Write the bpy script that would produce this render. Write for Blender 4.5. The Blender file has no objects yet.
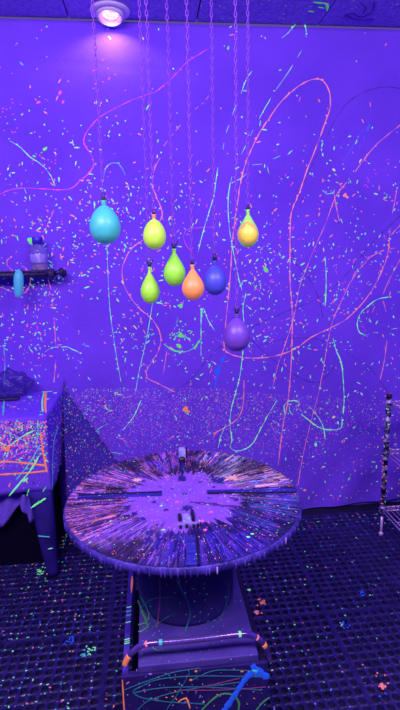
import bpy, bmesh, math, random
import numpy as np
from mathutils import Vector, Matrix, noise

rnd = random.Random(7)
SC = bpy.context.scene
COL = SC.collection
PI = math.pi

# ------------------------------------------------------------------ camera
PITCH, YAW, ROLL, FPX = math.radians(11.2), math.radians(5.7), math.radians(-1.1), 482.0
EYE = Vector((0, 0, 1.5))
FWD = Vector((math.sin(YAW)*math.cos(PITCH), math.cos(YAW)*math.cos(PITCH), -math.sin(PITCH)))
_R = Vector((math.cos(YAW), -math.sin(YAW), 0)); _U = _R.cross(FWD)
RIGHT = _R*math.cos(ROLL) + _U*math.sin(ROLL)
UP = -_R*math.sin(ROLL) + _U*math.cos(ROLL)
cd = bpy.data.cameras.new('camera'); cam = bpy.data.objects.new('camera', cd); COL.objects.link(cam)
M = Matrix((RIGHT, UP, -FWD)).transposed().to_4x4(); M.translation = EYE
cam.matrix_world = M
cd.sensor_fit = 'VERTICAL'; cd.sensor_height = 24.0; cd.lens = 24.0*FPX/710.0
cd.clip_start = 0.02
SC.camera = cam

# ------------------------------------------------------------------ world, lights, exposure
SC.view_settings.view_transform = 'Standard'; SC.view_settings.look = 'None'
SC.view_settings.gamma = 1.0; SC.view_settings.use_curve_mapping = False
SC.view_settings.exposure = 0.0
w = bpy.data.worlds.new('world'); SC.world = w; w.use_nodes = True
w.node_tree.nodes['Background'].inputs[0].default_value = (0.45, 0.32, 1, 1)
w.node_tree.nodes['Background'].inputs[1].default_value = 0.25

def area(name, loc, aim, size, power, color):
    l = bpy.data.lights.new(name, 'AREA'); l.shape = 'RECTANGLE'; l.size = size[0]; l.size_y = size[1]
    l.energy = power; l.color = color
    o = bpy.data.objects.new(name, l); COL.objects.link(o); o.location = loc
    o.rotation_euler = (Vector(aim)-Vector(loc)).to_track_quat('-Z', 'Y').to_euler()
    return o
area('blacklight_flood', (-0.8, 0.15, 2.5), (0.0, 2.6, 0.75), (1.4, 0.5), 53, (0.88, 0.70, 1.0))
area('blacklight_tube', (1.0, 0.0, 2.5), (0.6, 2.6, 0.5), (1.3, 0.3), 32, (0.80, 0.68, 1.0))

# ------------------------------------------------------------------ pixel rays -> points in the room
def ray(px, py): return FWD + RIGHT*((px-200)/FPX) - UP*((py-355)/FPX)
def at_y(px, py, Y): d = ray(px, py); return EYE + d*(Y/d.y)
def at_z(px, py, Z): d = ray(px, py); return EYE + d*((Z-1.5)/d.z)

# ------------------------------------------------------------------ materials
def mat(name, color, rough=0.6, emit=None, es=0.0, metal=0.0, trans=0.0, alpha=1.0, spec=0.5):
    m = bpy.data.materials.new(name); m.use_nodes = True
    b = m.node_tree.nodes['Principled BSDF']
    b.inputs['Base Color'].default_value = (*color, 1); b.inputs['Roughness'].default_value = rough
    b.inputs['Metallic'].default_value = metal; b.inputs['Transmission Weight'].default_value = trans
    b.inputs['Alpha'].default_value = alpha; b.inputs['Specular IOR Level'].default_value = spec
    if emit: b.inputs['Emission Color'].default_value = (*emit, 1); b.inputs['Emission Strength'].default_value = es
    return m

def noisy(m, c1, c2, scale, bump=0.0, detail=4, bscale=None, stretch=(1, 1, 1), lo=.35, hi=.65):
    """mottles the base colour between two tones and adds a fine bump"""
    nt = m.node_tree; N = nt.nodes; L = nt.links; b = N['Principled BSDF']
    tc = N.new('ShaderNodeTexCoord'); mp = N.new('ShaderNodeMapping'); mp.inputs['Scale'].default_value = stretch
    L.new(tc.outputs['Object'], mp.inputs[0])
    n = N.new('ShaderNodeTexNoise'); n.inputs['Scale'].default_value = scale; n.inputs['Detail'].default_value = detail
    L.new(mp.outputs[0], n.inputs['Vector'])
    r = N.new('ShaderNodeValToRGB'); r.color_ramp.elements[0].color = (*c1, 1); r.color_ramp.elements[1].color = (*c2, 1)
    r.color_ramp.elements[0].position = lo; r.color_ramp.elements[1].position = hi
    L.new(n.outputs['Fac'], r.inputs[0]); L.new(r.outputs[0], b.inputs['Base Color'])
    if bump:
        n2 = N.new('ShaderNodeTexNoise'); n2.inputs['Scale'].default_value = bscale or scale*4; n2.inputs['Detail'].default_value = 5
        L.new(mp.outputs[0], n2.inputs['Vector'])
        bp = N.new('ShaderNodeBump'); bp.inputs['Strength'].default_value = bump; bp.inputs['Distance'].default_value = 0.01
        L.new(n2.outputs['Fac'], bp.inputs['Height']); L.new(bp.outputs[0], b.inputs['Normal'])
    return m

def glowpaint(name, c, es=0.3, rough=0.45):       # fluorescent paint: it gives off its own light under the blacklight
    return mat(name, c, rough, c, es)

canvas = noisy(mat('canvas', (.2, .07, .8), .9, spec=.1), (.185, .062, .80), (.225, .075, .90), 3, .25, bscale=60)
wallm = noisy(mat('painted_wall', (.16, .07, .7), .8), (.14, .06, .62), (.17, .08, .7), 4, .1)
ceilm = mat('ceiling_tile', (.2, .12, .62), .95, spec=.05)
rubber = noisy(mat('rubber', (.02, .012, .11), .42), (.012, .008, .085), (.032, .020, .17), 22, .5, bscale=90)
concrete = noisy(mat('dark_floor', (.008, .004, .035), .7), (.005, .003, .025), (.012, .006, .05), 15, .2)
P_MINT = glowpaint('mint_paint', (.24, 1, .34), .38)
P_GREEN = glowpaint('green_paint', (.14, .95, .15), .25)
P_SALMON = glowpaint('salmon_paint', (1, .24, .26), .34)
P_ORANGE = glowpaint('orange_paint', (1, .26, .10), .3)
P_PINK = glowpaint('magenta_paint', (.85, .05, .62), .25)
P_CYAN = glowpaint('cyan_paint', (.08, .62, .6), .2)
P_YEL = glowpaint('yellow_paint', (.8, .85, .25), .25)
P_LAV = glowpaint('lavender_paint', (.5, .28, .9), .06)
P_NAVY = mat('navy_paint', (.035, .012, .28), .5)
P_BLUE = glowpaint('blue_paint', (.02, .12, .9), .25)
P_RED = glowpaint('dark_red_paint', (.35, .03, .2), .1)

PAINTS = [P_MINT, P_GREEN, P_SALMON, P_ORANGE, P_PINK, P_CYAN, P_YEL, P_LAV, P_NAVY, P_BLUE]
WALL_W = [46, 12, 24, 10, 6, 3, 3, 4, 0, 0]

# ------------------------------------------------------------------ object helpers
def tag(o, label=None, cat=None, group=None, kind=None):
    if label: o['label'] = label
    if cat: o['category'] = cat
    if group: o['group'] = group
    if kind: o['kind'] = kind
    return o
def empty(name, loc, label, cat, group=None):
    o = bpy.data.objects.new(name, None); COL.objects.link(o); o.location = loc; o.empty_display_size = .05
    return tag(o, label, cat, group)

class MB:
    def __init__(s): s.v = []; s.f = []; s.m = []; s.sm = []
    def add(s, vs, fs, mi=0, smooth=False):
        k = len(s.v); s.v += [tuple(p) for p in vs]; s.f += [tuple(i+k for i in f) for f in fs]
        s.m += [mi]*len(fs); s.sm += [smooth]*len(fs)
    def box(s, a, b, mi=0):
        (x0, y0, z0), (x1, y1, z1) = a, b
        s.add([(x0,y0,z0),(x1,y0,z0),(x1,y1,z0),(x0,y1,z0),(x0,y0,z1),(x1,y0,z1),(x1,y1,z1),(x0,y1,z1)],
              [(0,3,2,1),(4,5,6,7),(0,1,5,4),(1,2,6,5),(2,3,7,6),(3,0,4,7)], mi)
    def tube(s, pts, r, n=10, mi=0, cap=True):
        pts = [Vector(p) for p in pts]; rs = r if isinstance(r, (list, tuple)) else [r]*len(pts)
        vs = []; prev = None
        for i, p in enumerate(pts):
            t = (pts[min(i+1, len(pts)-1)]-pts[max(i-1, 0)]).normalized()
            if prev is None: prev = t.orthogonal().normalized()
            a = (prev - t*prev.dot(t)).normalized(); prev = a; b = t.cross(a)
            vs += [p+(a*math.cos(2*PI*k/n)+b*math.sin(2*PI*k/n))*rs[i] for k in range(n)]
        fs = [(i*n+k, i*n+(k+1)%n, (i+1)*n+(k+1)%n, (i+1)*n+k) for i in range(len(pts)-1) for k in range(n)]
        if cap: fs += [tuple(range(n-1, -1, -1)), tuple((len(pts)-1)*n+k for k in range(n))]
        s.add(vs, fs, mi, True)
    def lathe(s, prof, c=(0, 0, 0), n=32, mi=0, axis=None):
        vs = []
        for r, z in prof: vs += [Vector((r*math.cos(2*PI*k/n), r*math.sin(2*PI*k/n), z)) for k in range(n)]
        if axis is not None:
            q = Vector((0, 0, 1)).rotation_difference(Vector(axis)); vs = [q @ v for v in vs]
        vs = [v+Vector(c) for v in vs]
        fs = [(i*n+k, i*n+(k+1)%n, (i+1)*n+(k+1)%n, (i+1)*n+k) for i in range(len(prof)-1) for k in range(n)]
        if prof[0][0] > 1e-4: fs.append(tuple(range(n-1, -1, -1)))
        if prof[-1][0] > 1e-4: fs.append(tuple((len(prof)-1)*n+k for k in range(n)))
        s.add(vs, fs, mi, True)
    def torus(s, c, R, r, ax=(0, 0, 1), n=24, k=8, mi=0, sy=1.0):
        q = Vector((0, 0, 1)).rotation_difference(Vector(ax)); vs = []
        for i in range(n):
            a = 2*PI*i/n
            for j in range(k):
                b = 2*PI*j/k
                vs.append(q @ Vector(((R+r*math.cos(b))*math.cos(a), (R*sy+r*math.cos(b))*math.sin(a), r*math.sin(b)))+Vector(c))
        s.add(vs, [(i*k+j, ((i+1)%n)*k+j, ((i+1)%n)*k+(j+1)%k, i*k+(j+1)%k) for i in range(n) for j in range(k)], mi, True)
    def build(s, name, mats, parent=None, loc=None, auto=35):
        me = bpy.data.meshes.new(name)
        off = Vector(loc) if loc is not None else (parent_loc(parent) if parent else Vector())
        me.from_pydata([Vector(p)-off for p in s.v], [], s.f)
        for m in (mats if isinstance(mats, (list, tuple)) else [mats]): me.materials.append(m)
        me.polygons.foreach_set('material_index', s.m); me.polygons.foreach_set('use_smooth', s.sm)
        me.update()
        o = bpy.data.objects.new(name, me); COL.objects.link(o)
        if loc is not None and not parent: o.location = off
        if parent: o.parent = parent
        return o
def parent_loc(p):
    v = Vector()
    while p: v += p.location; p = p.parent
    return v
def bevel(o, wd=.004, seg=2):
    m = o.modifiers.new('bevel', 'BEVEL'); m.width = wd; m.segments = seg; m.limit_method = 'ANGLE'; return o

# flecks of paint: small raised irregular dabs on any surface given by P(u,v) -> point, with tangents tu, tv
def fleck(mb, p, a, b, nrm, ln, wd, ang, mi):
    d = a*math.cos(ang)+b*math.sin(ang); e = a*(-math.sin(ang))+b*math.cos(ang)
    k = 6 if ln > .006 else 4
    vs = []
    for i in range(k):
        t = 2*PI*(i+.3*rnd.random())/k; j = .75+.5*rnd.random()
        vs.append(p + d*(ln/2*math.cos(t)*j) + e*(wd/2*math.sin(t)*j) + nrm*.0006)
    vs.append(p+nrm*.0022)
    mb.add(vs, [(i, (i+1) % k, k) for i in range(k)], mi, True)
def ribbon(mb, pts, nrm, wd, mi, jit=.25, rise=.002):
    """a paint trail lying on a surface with normal nrm (function or vector)"""
    pts = [Vector(p) for p in pts]; vs = []; n = len(pts)
    for i, p in enumerate(pts):
        N_ = nrm(p) if callable(nrm) else Vector(nrm)
        t = (pts[min(i+1, n-1)]-pts[max(i-1, 0)]).normalized(); s = t.cross(N_).normalized()
        ww = wd/2*(1+jit*(rnd.random()*2-1)*1.5)*(0.4 if i in (0, n-1) else 1)
        vs += [p-s*ww+N_*.0004, p+N_*rise, p+s*ww+N_*.0004]
    mb.add(vs, [(3*i+j, 3*i+j+1, 3*i+j+4, 3*i+j+3) for i in range(n-1) for j in range(2)], mi, True)
def smooth_path(pts, step=6.0):
    """Catmull-Rom through 2-D points"""
    out = []; P = [pts[0]]+list(pts)+[pts[-1]]
    for i in range(1, len(P)-2):
        p0, p1, p2, p3 = P[i-1], P[i], P[i+1], P[i+2]
        k = max(1, int(math.dist(p1, p2)/step))
        for j in range(k):
            t = j/k
            out.append(tuple(.5*((2*p1[c])+(-p0[c]+p2[c])*t+(2*p0[c]-5*p1[c]+4*p2[c]-p3[c])*t*t+(-p0[c]+3*p1[c]-3*p2[c]+p3[c])*t**3) for c in range(2)))
    out.append(tuple(pts[-1])); return out

# ------------------------------------------------------------------ room
WY = 2.625; CZ = 2.637; X0, X1, YB = -2.2, 2.3, -1.8
def slab(name, a, b, m):
    mb = MB(); mb.box(a, b); return tag(mb.build(name, m), kind='structure')
slab('wall_back', (X0, WY, 0), (X1, WY+.1, CZ), wallm)
slab('wall_left', (X0-.1, YB, 0), (X0, WY+.1, CZ), wallm)
slab('wall_right', (X1, YB, 0), (X1+.1, WY+.1, CZ), wallm)
slab('wall_front', (X0, YB-.1, 0), (X1, YB, CZ), wallm)
slab('floor', (X0, YB, -.1), (X1, WY, 0), concrete)
# ceiling: tiles in a dark grid with a speckled face
nt = ceilm.node_tree; N = nt.nodes; L = nt.links
tc = N.new('ShaderNodeTexCoord'); n1 = N.new('ShaderNodeTexNoise'); n1.inputs['Scale'].default_value = 70; n1.inputs['Detail'].default_value = 6
rp = N.new('ShaderNodeValToRGB'); rp.color_ramp.elements[0].position = .36; rp.color_ramp.elements[1].position = .6
rp.color_ramp.elements[0].color = (.32, .19, .74, 1); rp.color_ramp.elements[1].color = (.44, .27, .98, 1)
L.new(tc.outputs['Object'], n1.inputs['Vector']); L.new(n1.outputs['Fac'], rp.inputs[0]); L.new(rp.outputs[0], N['Principled BSDF'].inputs['Base Color'])
bp = N.new('ShaderNodeBump'); bp.inputs['Strength'].default_value = .35; bp.inputs['Distance'].default_value = .01
L.new(n1.outputs['Fac'], bp.inputs['Height']); L.new(bp.outputs[0], N['Principled BSDF'].inputs['Normal'])
mb = MB()
sx = at_z(66, 10, CZ).x
xs = [sx+.61*k for k in range(-3, 5)]; ys = [WY-.012-.61*k for k in range(0, 8)]
for i in range(len(xs)-1):
    for j in range(len(ys)-1):
        a, b = max(xs[i], X0), min(xs[i+1], X1)
        if b-a < .02: continue
        mb.box((a+.0035, max(ys[j+1], YB)+.0035, CZ), (b-.0035, ys[j]-.0035, CZ+.02))
mb.box((X0, YB, CZ+.02), (X1, WY, CZ+.05), 1)
cl = tag(mb.build('ceiling', [ceilm, mat('ceiling_gap', (.03, .015, .12), .9)]), kind='structure')
mb = MB()
for pl, mi in (([(313, 2), (320, 3), (327, 4), (327, 11)], 0), ([(318, 7), (324, 8)], 0), ([(308, 11), (314, 12)], 0)):
    ribbon(mb, [at_z(x, y, CZ-.0006) for x, y in smooth_path(pl, 3)], (0, 0, -1), .014, mi)
ribbon(mb, [at_z(x, y, CZ-.0006) for x, y in [(325, 3), (328, 6)]], (0, 0, -1), .014, 1)
for pl in ([(342, 18), (352, 13), (360, 17), (372, 12), (374, 2)], [(345, 15), (358, 20), (375, 19)], [(360, 3), (366, 8), (362, 14)]):
    ribbon(mb, [at_z(x, y, CZ-.0006) for x, y in smooth_path(pl, 3)], (0, 0, -1), .007, 2)
for _ in range(50):
    x, y = rnd.uniform(200, 400), rnd.uniform(0, 20)
    fleck(mb, at_z(x, y, CZ-.0004), Vector((1,0,0)), Vector((0,1,0)), Vector((0,0,-1)), .007, .005, rnd.random()*PI, rnd.choice((0, 3, 3)))
tag(mb.build('paint_splatter', [P_GREEN, P_ORANGE, P_NAVY, P_LAV], cl), kind='stuff', label='green and dark paint marks on the ceiling')

# ------------------------------------------------------------------ canvas hung over the back wall
CY = 2.606
def cy(x, z):
    v = noise.noise(Vector((x*1.1, z*.7, 3)))*.006 + noise.noise(Vector((x*6, z*1.3, 9)))*.0025
    v += .0035*math.exp(-((z-2.42+.02*math.sin(x*3))/.012)**2)*(1 if -.6 < x < .3 else .2)
    if x > .7: v += .008*max(0, 1-z/.9)*math.sin((x-z*.6)*22)
    return CY + max(-.016, min(.015, v))
def hem(x): return .002+max(0, (x-.85))*.047
mb = MB(); nx, nz = 260, 170
for j in range(nz+1):
    for i in range(nx+1):
        x = X0+.02+(X1-X0-.04)*i/nx; z0 = hem(x); z = z0+(CZ-.014-z0)*j/nz
        mb.v.append((x, cy(x, z), z))
mb.f = [(j*(nx+1)+i, j*(nx+1)+i+1, (j+1)*(nx+1)+i+1, (j+1)*(nx+1)+i) for j in range(nz) for i in range(nx)]
mb.m = [0]*len(mb.f); mb.sm = [True]*len(mb.f)
drop = mb.build('drop_cloth', canvas)
sol = drop.modifiers.new('solid', 'SOLIDIFY'); sol.thickness = .002; sol.offset = 1
tag(drop, 'paint-splattered purple canvas drop cloth covering the back wall', 'drop cloth')
mb = MB()
mb.tube([(x, cy(x, hem(x))-.001, hem(x)+.006) for x in np.linspace(-.4, X1-.05, 90)], .005, 6)
mb.build('hem', noisy(mat('hem_canvas', (.14, .06, .7), .9), (.12, .05, .6), (.16, .07, .75), 9), drop)

def W(px, py, lift=.0005):
    p = at_y(px, py, CY); p = at_y(px, py, cy(p.x, p.z)-lift); return p
NW = Vector((0, -1, 0))
PXM = CY/FPX*1.0      # metres per pixel near the wall

# (colour, width in px, dash, points, label)
TR = [
 (P_PINK, 1.5, 0, [(-4,196),(10,190),(25,188),(45,189),(62,190),(72,188),(80,181),(90,172),(94,163),(90,153),(84,144),(85,135),(92,125),(100,117),(112,110),(128,102),(143,96),(155,92),(163,86),(172,78),(185,64),(193,58),(208,49)], 'long magenta paint trail across the upper left'),
 (P_MINT, 1.2, 0, [(10,141),(20,147),(30,157),(38,162),(46,169),(52,178),(55,186)], 'curved mint paint trail at the upper left'),
 (P_CYAN, 1.4, 0, [(102,192),(103,180),(106,168),(112,163),(118,163),(122,168),(125,175)], 'teal paint arch above the teal balloon'),
 (P_SALMON, 1.6, 0, [(160,158),(155,167),(153,176),(153,187),(157,198),(161,208),(162,217),(154,228),(143,240),(132,248),(125,260),(122,270),(124,285),(131,298),(141,310),(150,317),(158,328),(161,340),(158,352),(151,363),(146,372),(147,378),(155,382),(165,387),(175,392)], 'winding salmon paint trail left of the middle'),
 (P_SALMON, 1.5, 1, [(211,89),(206,100),(190,114),(178,128),(162,148)], None),
 (P_SALMON, 1.9, 0, [(300,85),(308,81),(315,79),(322,80),(327,86),(330,95),(330,108),(326,120),(320,137),(313,155),(307,170),(302,185),(298,196),(291,215),(290,250),(290,280),(292,310),(292,340),(291,365),(288,400),(283,425),(280,450),(278,466)], 'tall salmon paint loop running down the canvas'),
 (P_SALMON, 1.9, 0, [(300,85),(290,93),(280,103),(270,117),(260,132),(252,148),(245,165),(240,185),(238,200),(235,220),(232,245),(231,265),(229,290),(226,320),(224,345),(227,352),(240,357),(258,358),(275,356),(295,349),(310,338),(330,328),(345,320),(360,306),(372,290),(380,275),(386,260),(389,245),(390,228)], 'widest salmon paint loop sweeping to the right'),
 (P_SALMON, 1.3, 0, [(404,122),(385,137),(375,146),(365,158),(355,172)], None),
 (P_SALMON, 1.2, 0, [(347,182),(340,190),(334,200),(325,225),(315,247),(305,272),(300,285),(296,305),(293,320),(285,345),(278,365),(272,390)], None),
 (P_SALMON, 1.4, 0, [(334,190),(335,200),(339,220)], None),
 (P_SALMON, 1.2, 0, [(397,188),(394,205),(392,214)], None),
 (P_ORANGE, 1.3, 0, [(402,223),(391,235)], None),
 (P_ORANGE, 1.2, 0, [(402,256),(390,278),(383,294)], None),
 (P_SALMON, 1.2, 1, [(395,248),(380,251),(370,256),(360,265),(352,278),(344,292)], None),
 (P_SALMON, 1.1, 0, [(385,250),(372,256),(362,266),(350,283),(341,302),(333,320),(328,340),(323,370),(318,395),(310,425),(303,455),(298,485)], 'thin salmon drip line right of the table'),
 (P_SALMON, 1.2, 0, [(383,300),(386,312)], None),(P_SALMON, 1.2, 0, [(387,340),(385,355)], None),
 (P_ORANGE, 1.1, 1, [(375,306),(368,322),(362,340),(356,352)], None),
 (P_SALMON, 1.2, 0, [(386,348),(384,362),(380,380)], None),
 (P_MINT, 1.3, 0, [(282,38),(288,33),(295,25),(300,21.5),(304,23),(306,30),(306,37)], 'mint paint arch near the ceiling'),
 (P_MINT, 1.1, 0, [(252,71),(246,80),(241,94)], None),(P_MINT, 1.1, 0, [(236,105),(232,116)], None),
 (P_MINT, 1.1, 0, [(229,125),(226,133)], None),(P_MINT, 1.1, 0, [(224,143),(223,149)], None),
 (P_MINT, 1.3, 0, [(218,167),(216,180),(214,195),(209,212),(203,232),(198,252)], 'green paint streak above the blue balloon'),
 (P_MINT, 1.0, 1, [(196,262),(190,280),(184,300),(178,318),(174,330)], None),
 (P_MINT, 1.1, 0, [(302,50),(297,58)], None),(P_MINT, 1.1, 0, [(293,65),(285,77),(275,91)], None),(P_MINT, 1.1, 0, [(271,98),(265,108),(259,119)], None),
 (P_MINT, 1.0, 0, [(253,130),(250,136)], None),(P_MINT, 1.0, 0, [(246,145),(241,155)], None),(P_MINT, 1.0, 0, [(237,162),(235,168)], None),
 (P_MINT, 1.3, 0, [(232,176),(229,190),(228,203),(229,225),(232,245),(236,265),(239,280),(242,290)], 'mint paint streak beside the splashed balloon'),
 (P_MINT, 1.5, 0, [(246,293),(243,308),(244,322)], None),
 (P_MINT, 1.0, 0, [(229,184),(240,179),(246,174)], None),(P_MINT, 1.0, 0, [(252,165),(262,164)], None),
 (P_MINT, 1.2, 0, [(267,166),(269,174)], None),(P_MINT, 1.2, 0, [(273,159),(280,156)], None),(P_MINT,1.6,0,[(287,155),(293,150)],None),
 (P_SALMON, 1.5, 0, [(276,149),(277,154)], None),(P_SALMON, 2.2, 0, [(279,176),(282,182)], None),
 (P_MINT, 2.0, 0, [(325,257),(326,275),(326,290),(325,306)], 'thick vertical mint drip on the right'),
 (P_MINT, 1.3, 0, [(322,190),(327,194),(333,193),(335,189)], None),
 (P_GREEN, 2.6, 0, [(164,344),(171,349),(180,352),(188,351),(196,346),(201,338)], 'thick green paint smile under the balloons'),
 (P_MINT, 1.3, 0, [(201,307),(201,338),(201,356)], None),
 (P_MINT, 1.4, 0, [(201,320),(203,308),(208,320),(215,331)], None),
 (P_MINT, 1.8, 0, [(243,350),(240,375),(235,395),(231,410),(230,425),(232,440),(230,447),(236,451),(245,449),(253,443),(260,430),(268,415),(277,400)], 'looping mint paint trail above the table'),
 (P_MINT, 1.4, 0, [(226,424),(221,436),(218,448)], None),
 (P_MINT, 1.9, 0, [(333,338),(336,350),(341,362),(343,378),(344,400),(343,414)], 'long mint drip right of the middle'),
 (P_MINT, 1.9, 0, [(342,420),(341,428),(330,430),(318,427),(310,421),(301,414)], None),
 (P_MINT, 1.2, 0, [(311,408),(320,420),(324,430),(325,440)], None),
 (P_MINT, 1.6, 0, [(285,415),(284,406),(289,401),(297,401),(300,404)], None),
 (P_MINT, 1.3, 0, [(289,405),(290,412),(293,415)], None),
 (P_MINT, 1.6, 0, [(390,297),(378,299),(368,306),(360,314),(357,325),(360,333),(366,336)], 'mint paint crescent near the right side'),
 (P_MINT, .9, 1, [(366,335),(382,331),(398,328)], None),
 (P_MINT, .9, 0, [(107,246),(108,275),(110,310),(114,340),(117,360),(121,382)], None),
 (P_MINT, .9, 0, [(153,300),(149,325),(144,350),(139,372),(135,395)], None),
 (P_MINT, 1.2, 0, [(141,400),(134,416),(123,430)], None),
 (P_CYAN, 1.3, 0, [(76,420),(84,414),(90,408)], None),(P_CYAN, 1.3, 0, [(90,436),(100,428),(107,424)], None),
 (P_CYAN, 1.3, 0, [(110,452),(123,454)], None),
 (P_MINT, 1.3, 0, [(45,352),(51,348),(58,347)], None),(P_MINT, 1.3, 0, [(61,347),(68,347),(74,350),(80,353)], None),
 (P_SALMON, 1.2, 0, [(48,278),(51,290)], None),(P_SALMON, 1.4, 0, [(52,297),(53,308)], None),(P_SALMON, 1.2, 0, [(54,318),(55,332),(56,347)], None),
 (P_SALMON, 1.6, 0, [(56,360),(55,371),(54,382)], None),
 (P_SALMON, 1.1, 0, [(54,210),(50,219),(45,230)], None),(P_SALMON, 1.1, 0, [(38,216),(41,226)], None),
 (P_SALMON, 1.4, 0, [(12,257),(7,260),(7,265),(12,270),(17,275)], None),
 (P_SALMON, 1.4, 0, [(24,266),(30,274),(30,284),(26,292),(19,294)], None),
 (P_SALMON, 1.2, 0, [(-3,286),(6,289),(12,292)], None),
 (P_CYAN, 1.5, 0, [(5,340),(4,350),(5,362),(4,388)], None),
 (P_NAVY, 1.3, 0, [(404,89),(385,87),(370,90),(355,97),(342,109),(332,125),(327,137)], 'thin dark paint arc at the upper right'),
 (P_NAVY, 1.1, 0, [(320,150),(312,165),(303,184)], None),
 (P_NAVY, 1.3, 0, [(404,212),(385,230),(370,245),(350,270),(330,290),(310,302),(280,314),(250,328)], 'dark paint streak rising to the right'),
 (P_NAVY, 1.1, 0, [(290,240),(295,262),(310,280),(319,300),(323,318)], None),
 (P_NAVY, 1.0, 0, [(250,348),(280,340),(310,338),(328,343)], None),
 (P_NAVY, 1.3, 0, [(250,338),(265,353),(290,372),(310,382),(322,380),(333,368),(336,355)], 'dark looping paint line right of the lavender balloon'),
 (P_NAVY, 1.0, 0, [(345,352),(358,360),(372,370),(388,393)], None),
 (P_NAVY, 1.0, 0, [(221,345),(205,362),(190,380),(165,400)], None),
 (P_BLUE, 3.6, 1, [(370,124),(365,136),(359,148)], None),(P_BLUE, 1.2, 0, [(369,126),(360,134),(352,148),(344,160)], None),
 (P_BLUE, 5.5, 0, [(225,354),(221,364),(217,375),(215,388)], 'smeared blue paint streak under the balloons'),
 (P_SALMON, 1.6, 0, [(244,380),(243,405),(238,418),(226,427),(215,433),(213,438)], 'salmon hook of paint above the table'),
 (P_SALMON, 1.0, 0, [(167,350),(165,363),(163,376)], None),
 (P_MINT, 1.1, 0, [(82,462),(79,472),(76,483)], None),
 (P_PINK, 1.0, 0, [(183,236),(186,230),(195,228),(214,227)], None),
 (P_PINK, 1.0, 0, [(183,236),(186,245),(192,252)], None),
]
for m, wd, dash, pts, lab in TR:
    sp = smooth_path(pts, 3.5); mb = MB()
    if dash:
        i = 0
        while i < len(sp)-1:                                # every dash is a part of its own
            k = rnd.choice((2, 2, 3)); seg = sp[i:i+k]
            if len(seg) > 1:
                mb = MB(); ribbon(mb, [W(*q, .001) for q in seg], NW, wd*PXM*.8, 0); mb.build('paint_trail', m, drop)
            i += k+rnd.choice((0, 1, 2))
        continue
    ribbon(mb, [W(*q, .001) for q in sp], NW, wd*PXM*.66, 0, .5)
    for _ in range(int(len(sp)*.22)):                     # little blobs along the trail
        q = rnd.choice(sp); fleck(mb, W(q[0]+rnd.uniform(-1,1), q[1], .001), Vector((1,0,0)), Vector((0,0,1)), NW, wd*PXM*rnd.uniform(1, 2), wd*PXM*1.3, rnd.random()*PI, 0)
    o = mb.build('paint_trail', m, drop)
    if lab: o['label'] = lab

# countless small flecks: a density in photo units turned into places on the canvas
def dens(x, y):
    d = 1.0 if y > 190 else .45+.5*max(0, (y-90)/100)
    if y < 95: d = .16
    if x < 105 and 180 < y < 300: d *= 1.35
    if 120 < x < 230 and y < 180: d *= .45
    if 200 < x < 300 and y < 200: d *= .35
    if x > 300 and y < 130: d *= .3
    if 60 < x < 110 and 280 < y < 390: d *= .5
    if x < 110 and y > 300: d *= .8
    if y > 385: d = 1.4 if x > 290 else .6
    return d
CL = [(rnd.uniform(0, 400), rnd.uniform(185, 480), rnd.uniform(8, 26)) for _ in range(26)]
mb = MB(); cnt = 0
while cnt < 2350:
    if rnd.random() < .22:
        c = rnd.choice(CL); x, y = rnd.gauss(c[0], c[2]), rnd.gauss(c[1], c[2])
    else: x, y = rnd.uniform(-15, 415), rnd.uniform(26, 506)
    if rnd.random() > dens(x, y)/1.5 or y > 505: continue
    if y > 385 and x < 66: continue
    p_ = W(x, y)
    if p_.z < hem(p_.x)+.015: continue
    ln = rnd.choice((1.2, 1.4, 1.7, 2, 2.4, 3, 3.6, 4.6, 6.5))*PXM; wd = rnd.uniform(1.0, 1.8)*PXM
    ang = rnd.gauss(PI/2+(.5 if x < 200 else -.2), .9)
    fleck(mb, W(x, y, .001), Vector((1,0,0)), Vector((0,0,1)), NW, ln, min(wd, ln*.8), ang, rnd.choices(range(len(PAINTS)), WALL_W)[0]); cnt += 1
for x, y, r in [(20,166,0),(266,270,3),(179,346,3),(180,335,2.5),(181,306,2.4),(185,409,3),(30,240,2.6),(249,49,0),(228,48,1.5),(334,417,2),(316,445,2.3),(345,195,2.2),(45,149,2.2),(60,93,1.8),(39,102,1.6),(63,102,1.5),(229,55,0),(31,243,2),(188,411,2),(347,197,1.6),(210,433,1.6),(320,388,1.5),(334,170,1.6)]:
    if r: fleck(mb, W(x, y, .0015), Vector((1,0,0)), Vector((0,0,1)), NW, 2.4*r*PXM, 1.5*r*PXM, rnd.random()*PI, {185:3,188:3,60:4,39:4,63:4,345:2,347:2,210:5,316:0,334:6}.get(x, 1))
for _ in range(42):
    a = rnd.random()*2*PI; r = abs(rnd.gauss(0, 9))
    fleck(mb, W(181+r*math.cos(a), 334+r*math.sin(a)*.9, .0012), Vector((1,0,0)), Vector((0,0,1)), NW, 2.6*PXM, 1.2*PXM, a+rnd.random(), 1)
for _ in range(70):                                      # smudgy magenta dots at the left
    c = rnd.choice([(5,110),(8,118),(50,160),(370,180),(30,330),(35,300),(110,75),(310,215),(200,160)])
    fleck(mb, W(rnd.gauss(c[0], 9), rnd.gauss(c[1], 8), .0012), Vector((1,0,0)), Vector((0,0,1)), NW, 1.8*PXM, 1.4*PXM, 0, 4)
o = mb.build('paint_splatter', PAINTS, drop); tag(o, kind='stuff', label='neon flecks scattered over the canvas')
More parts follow.
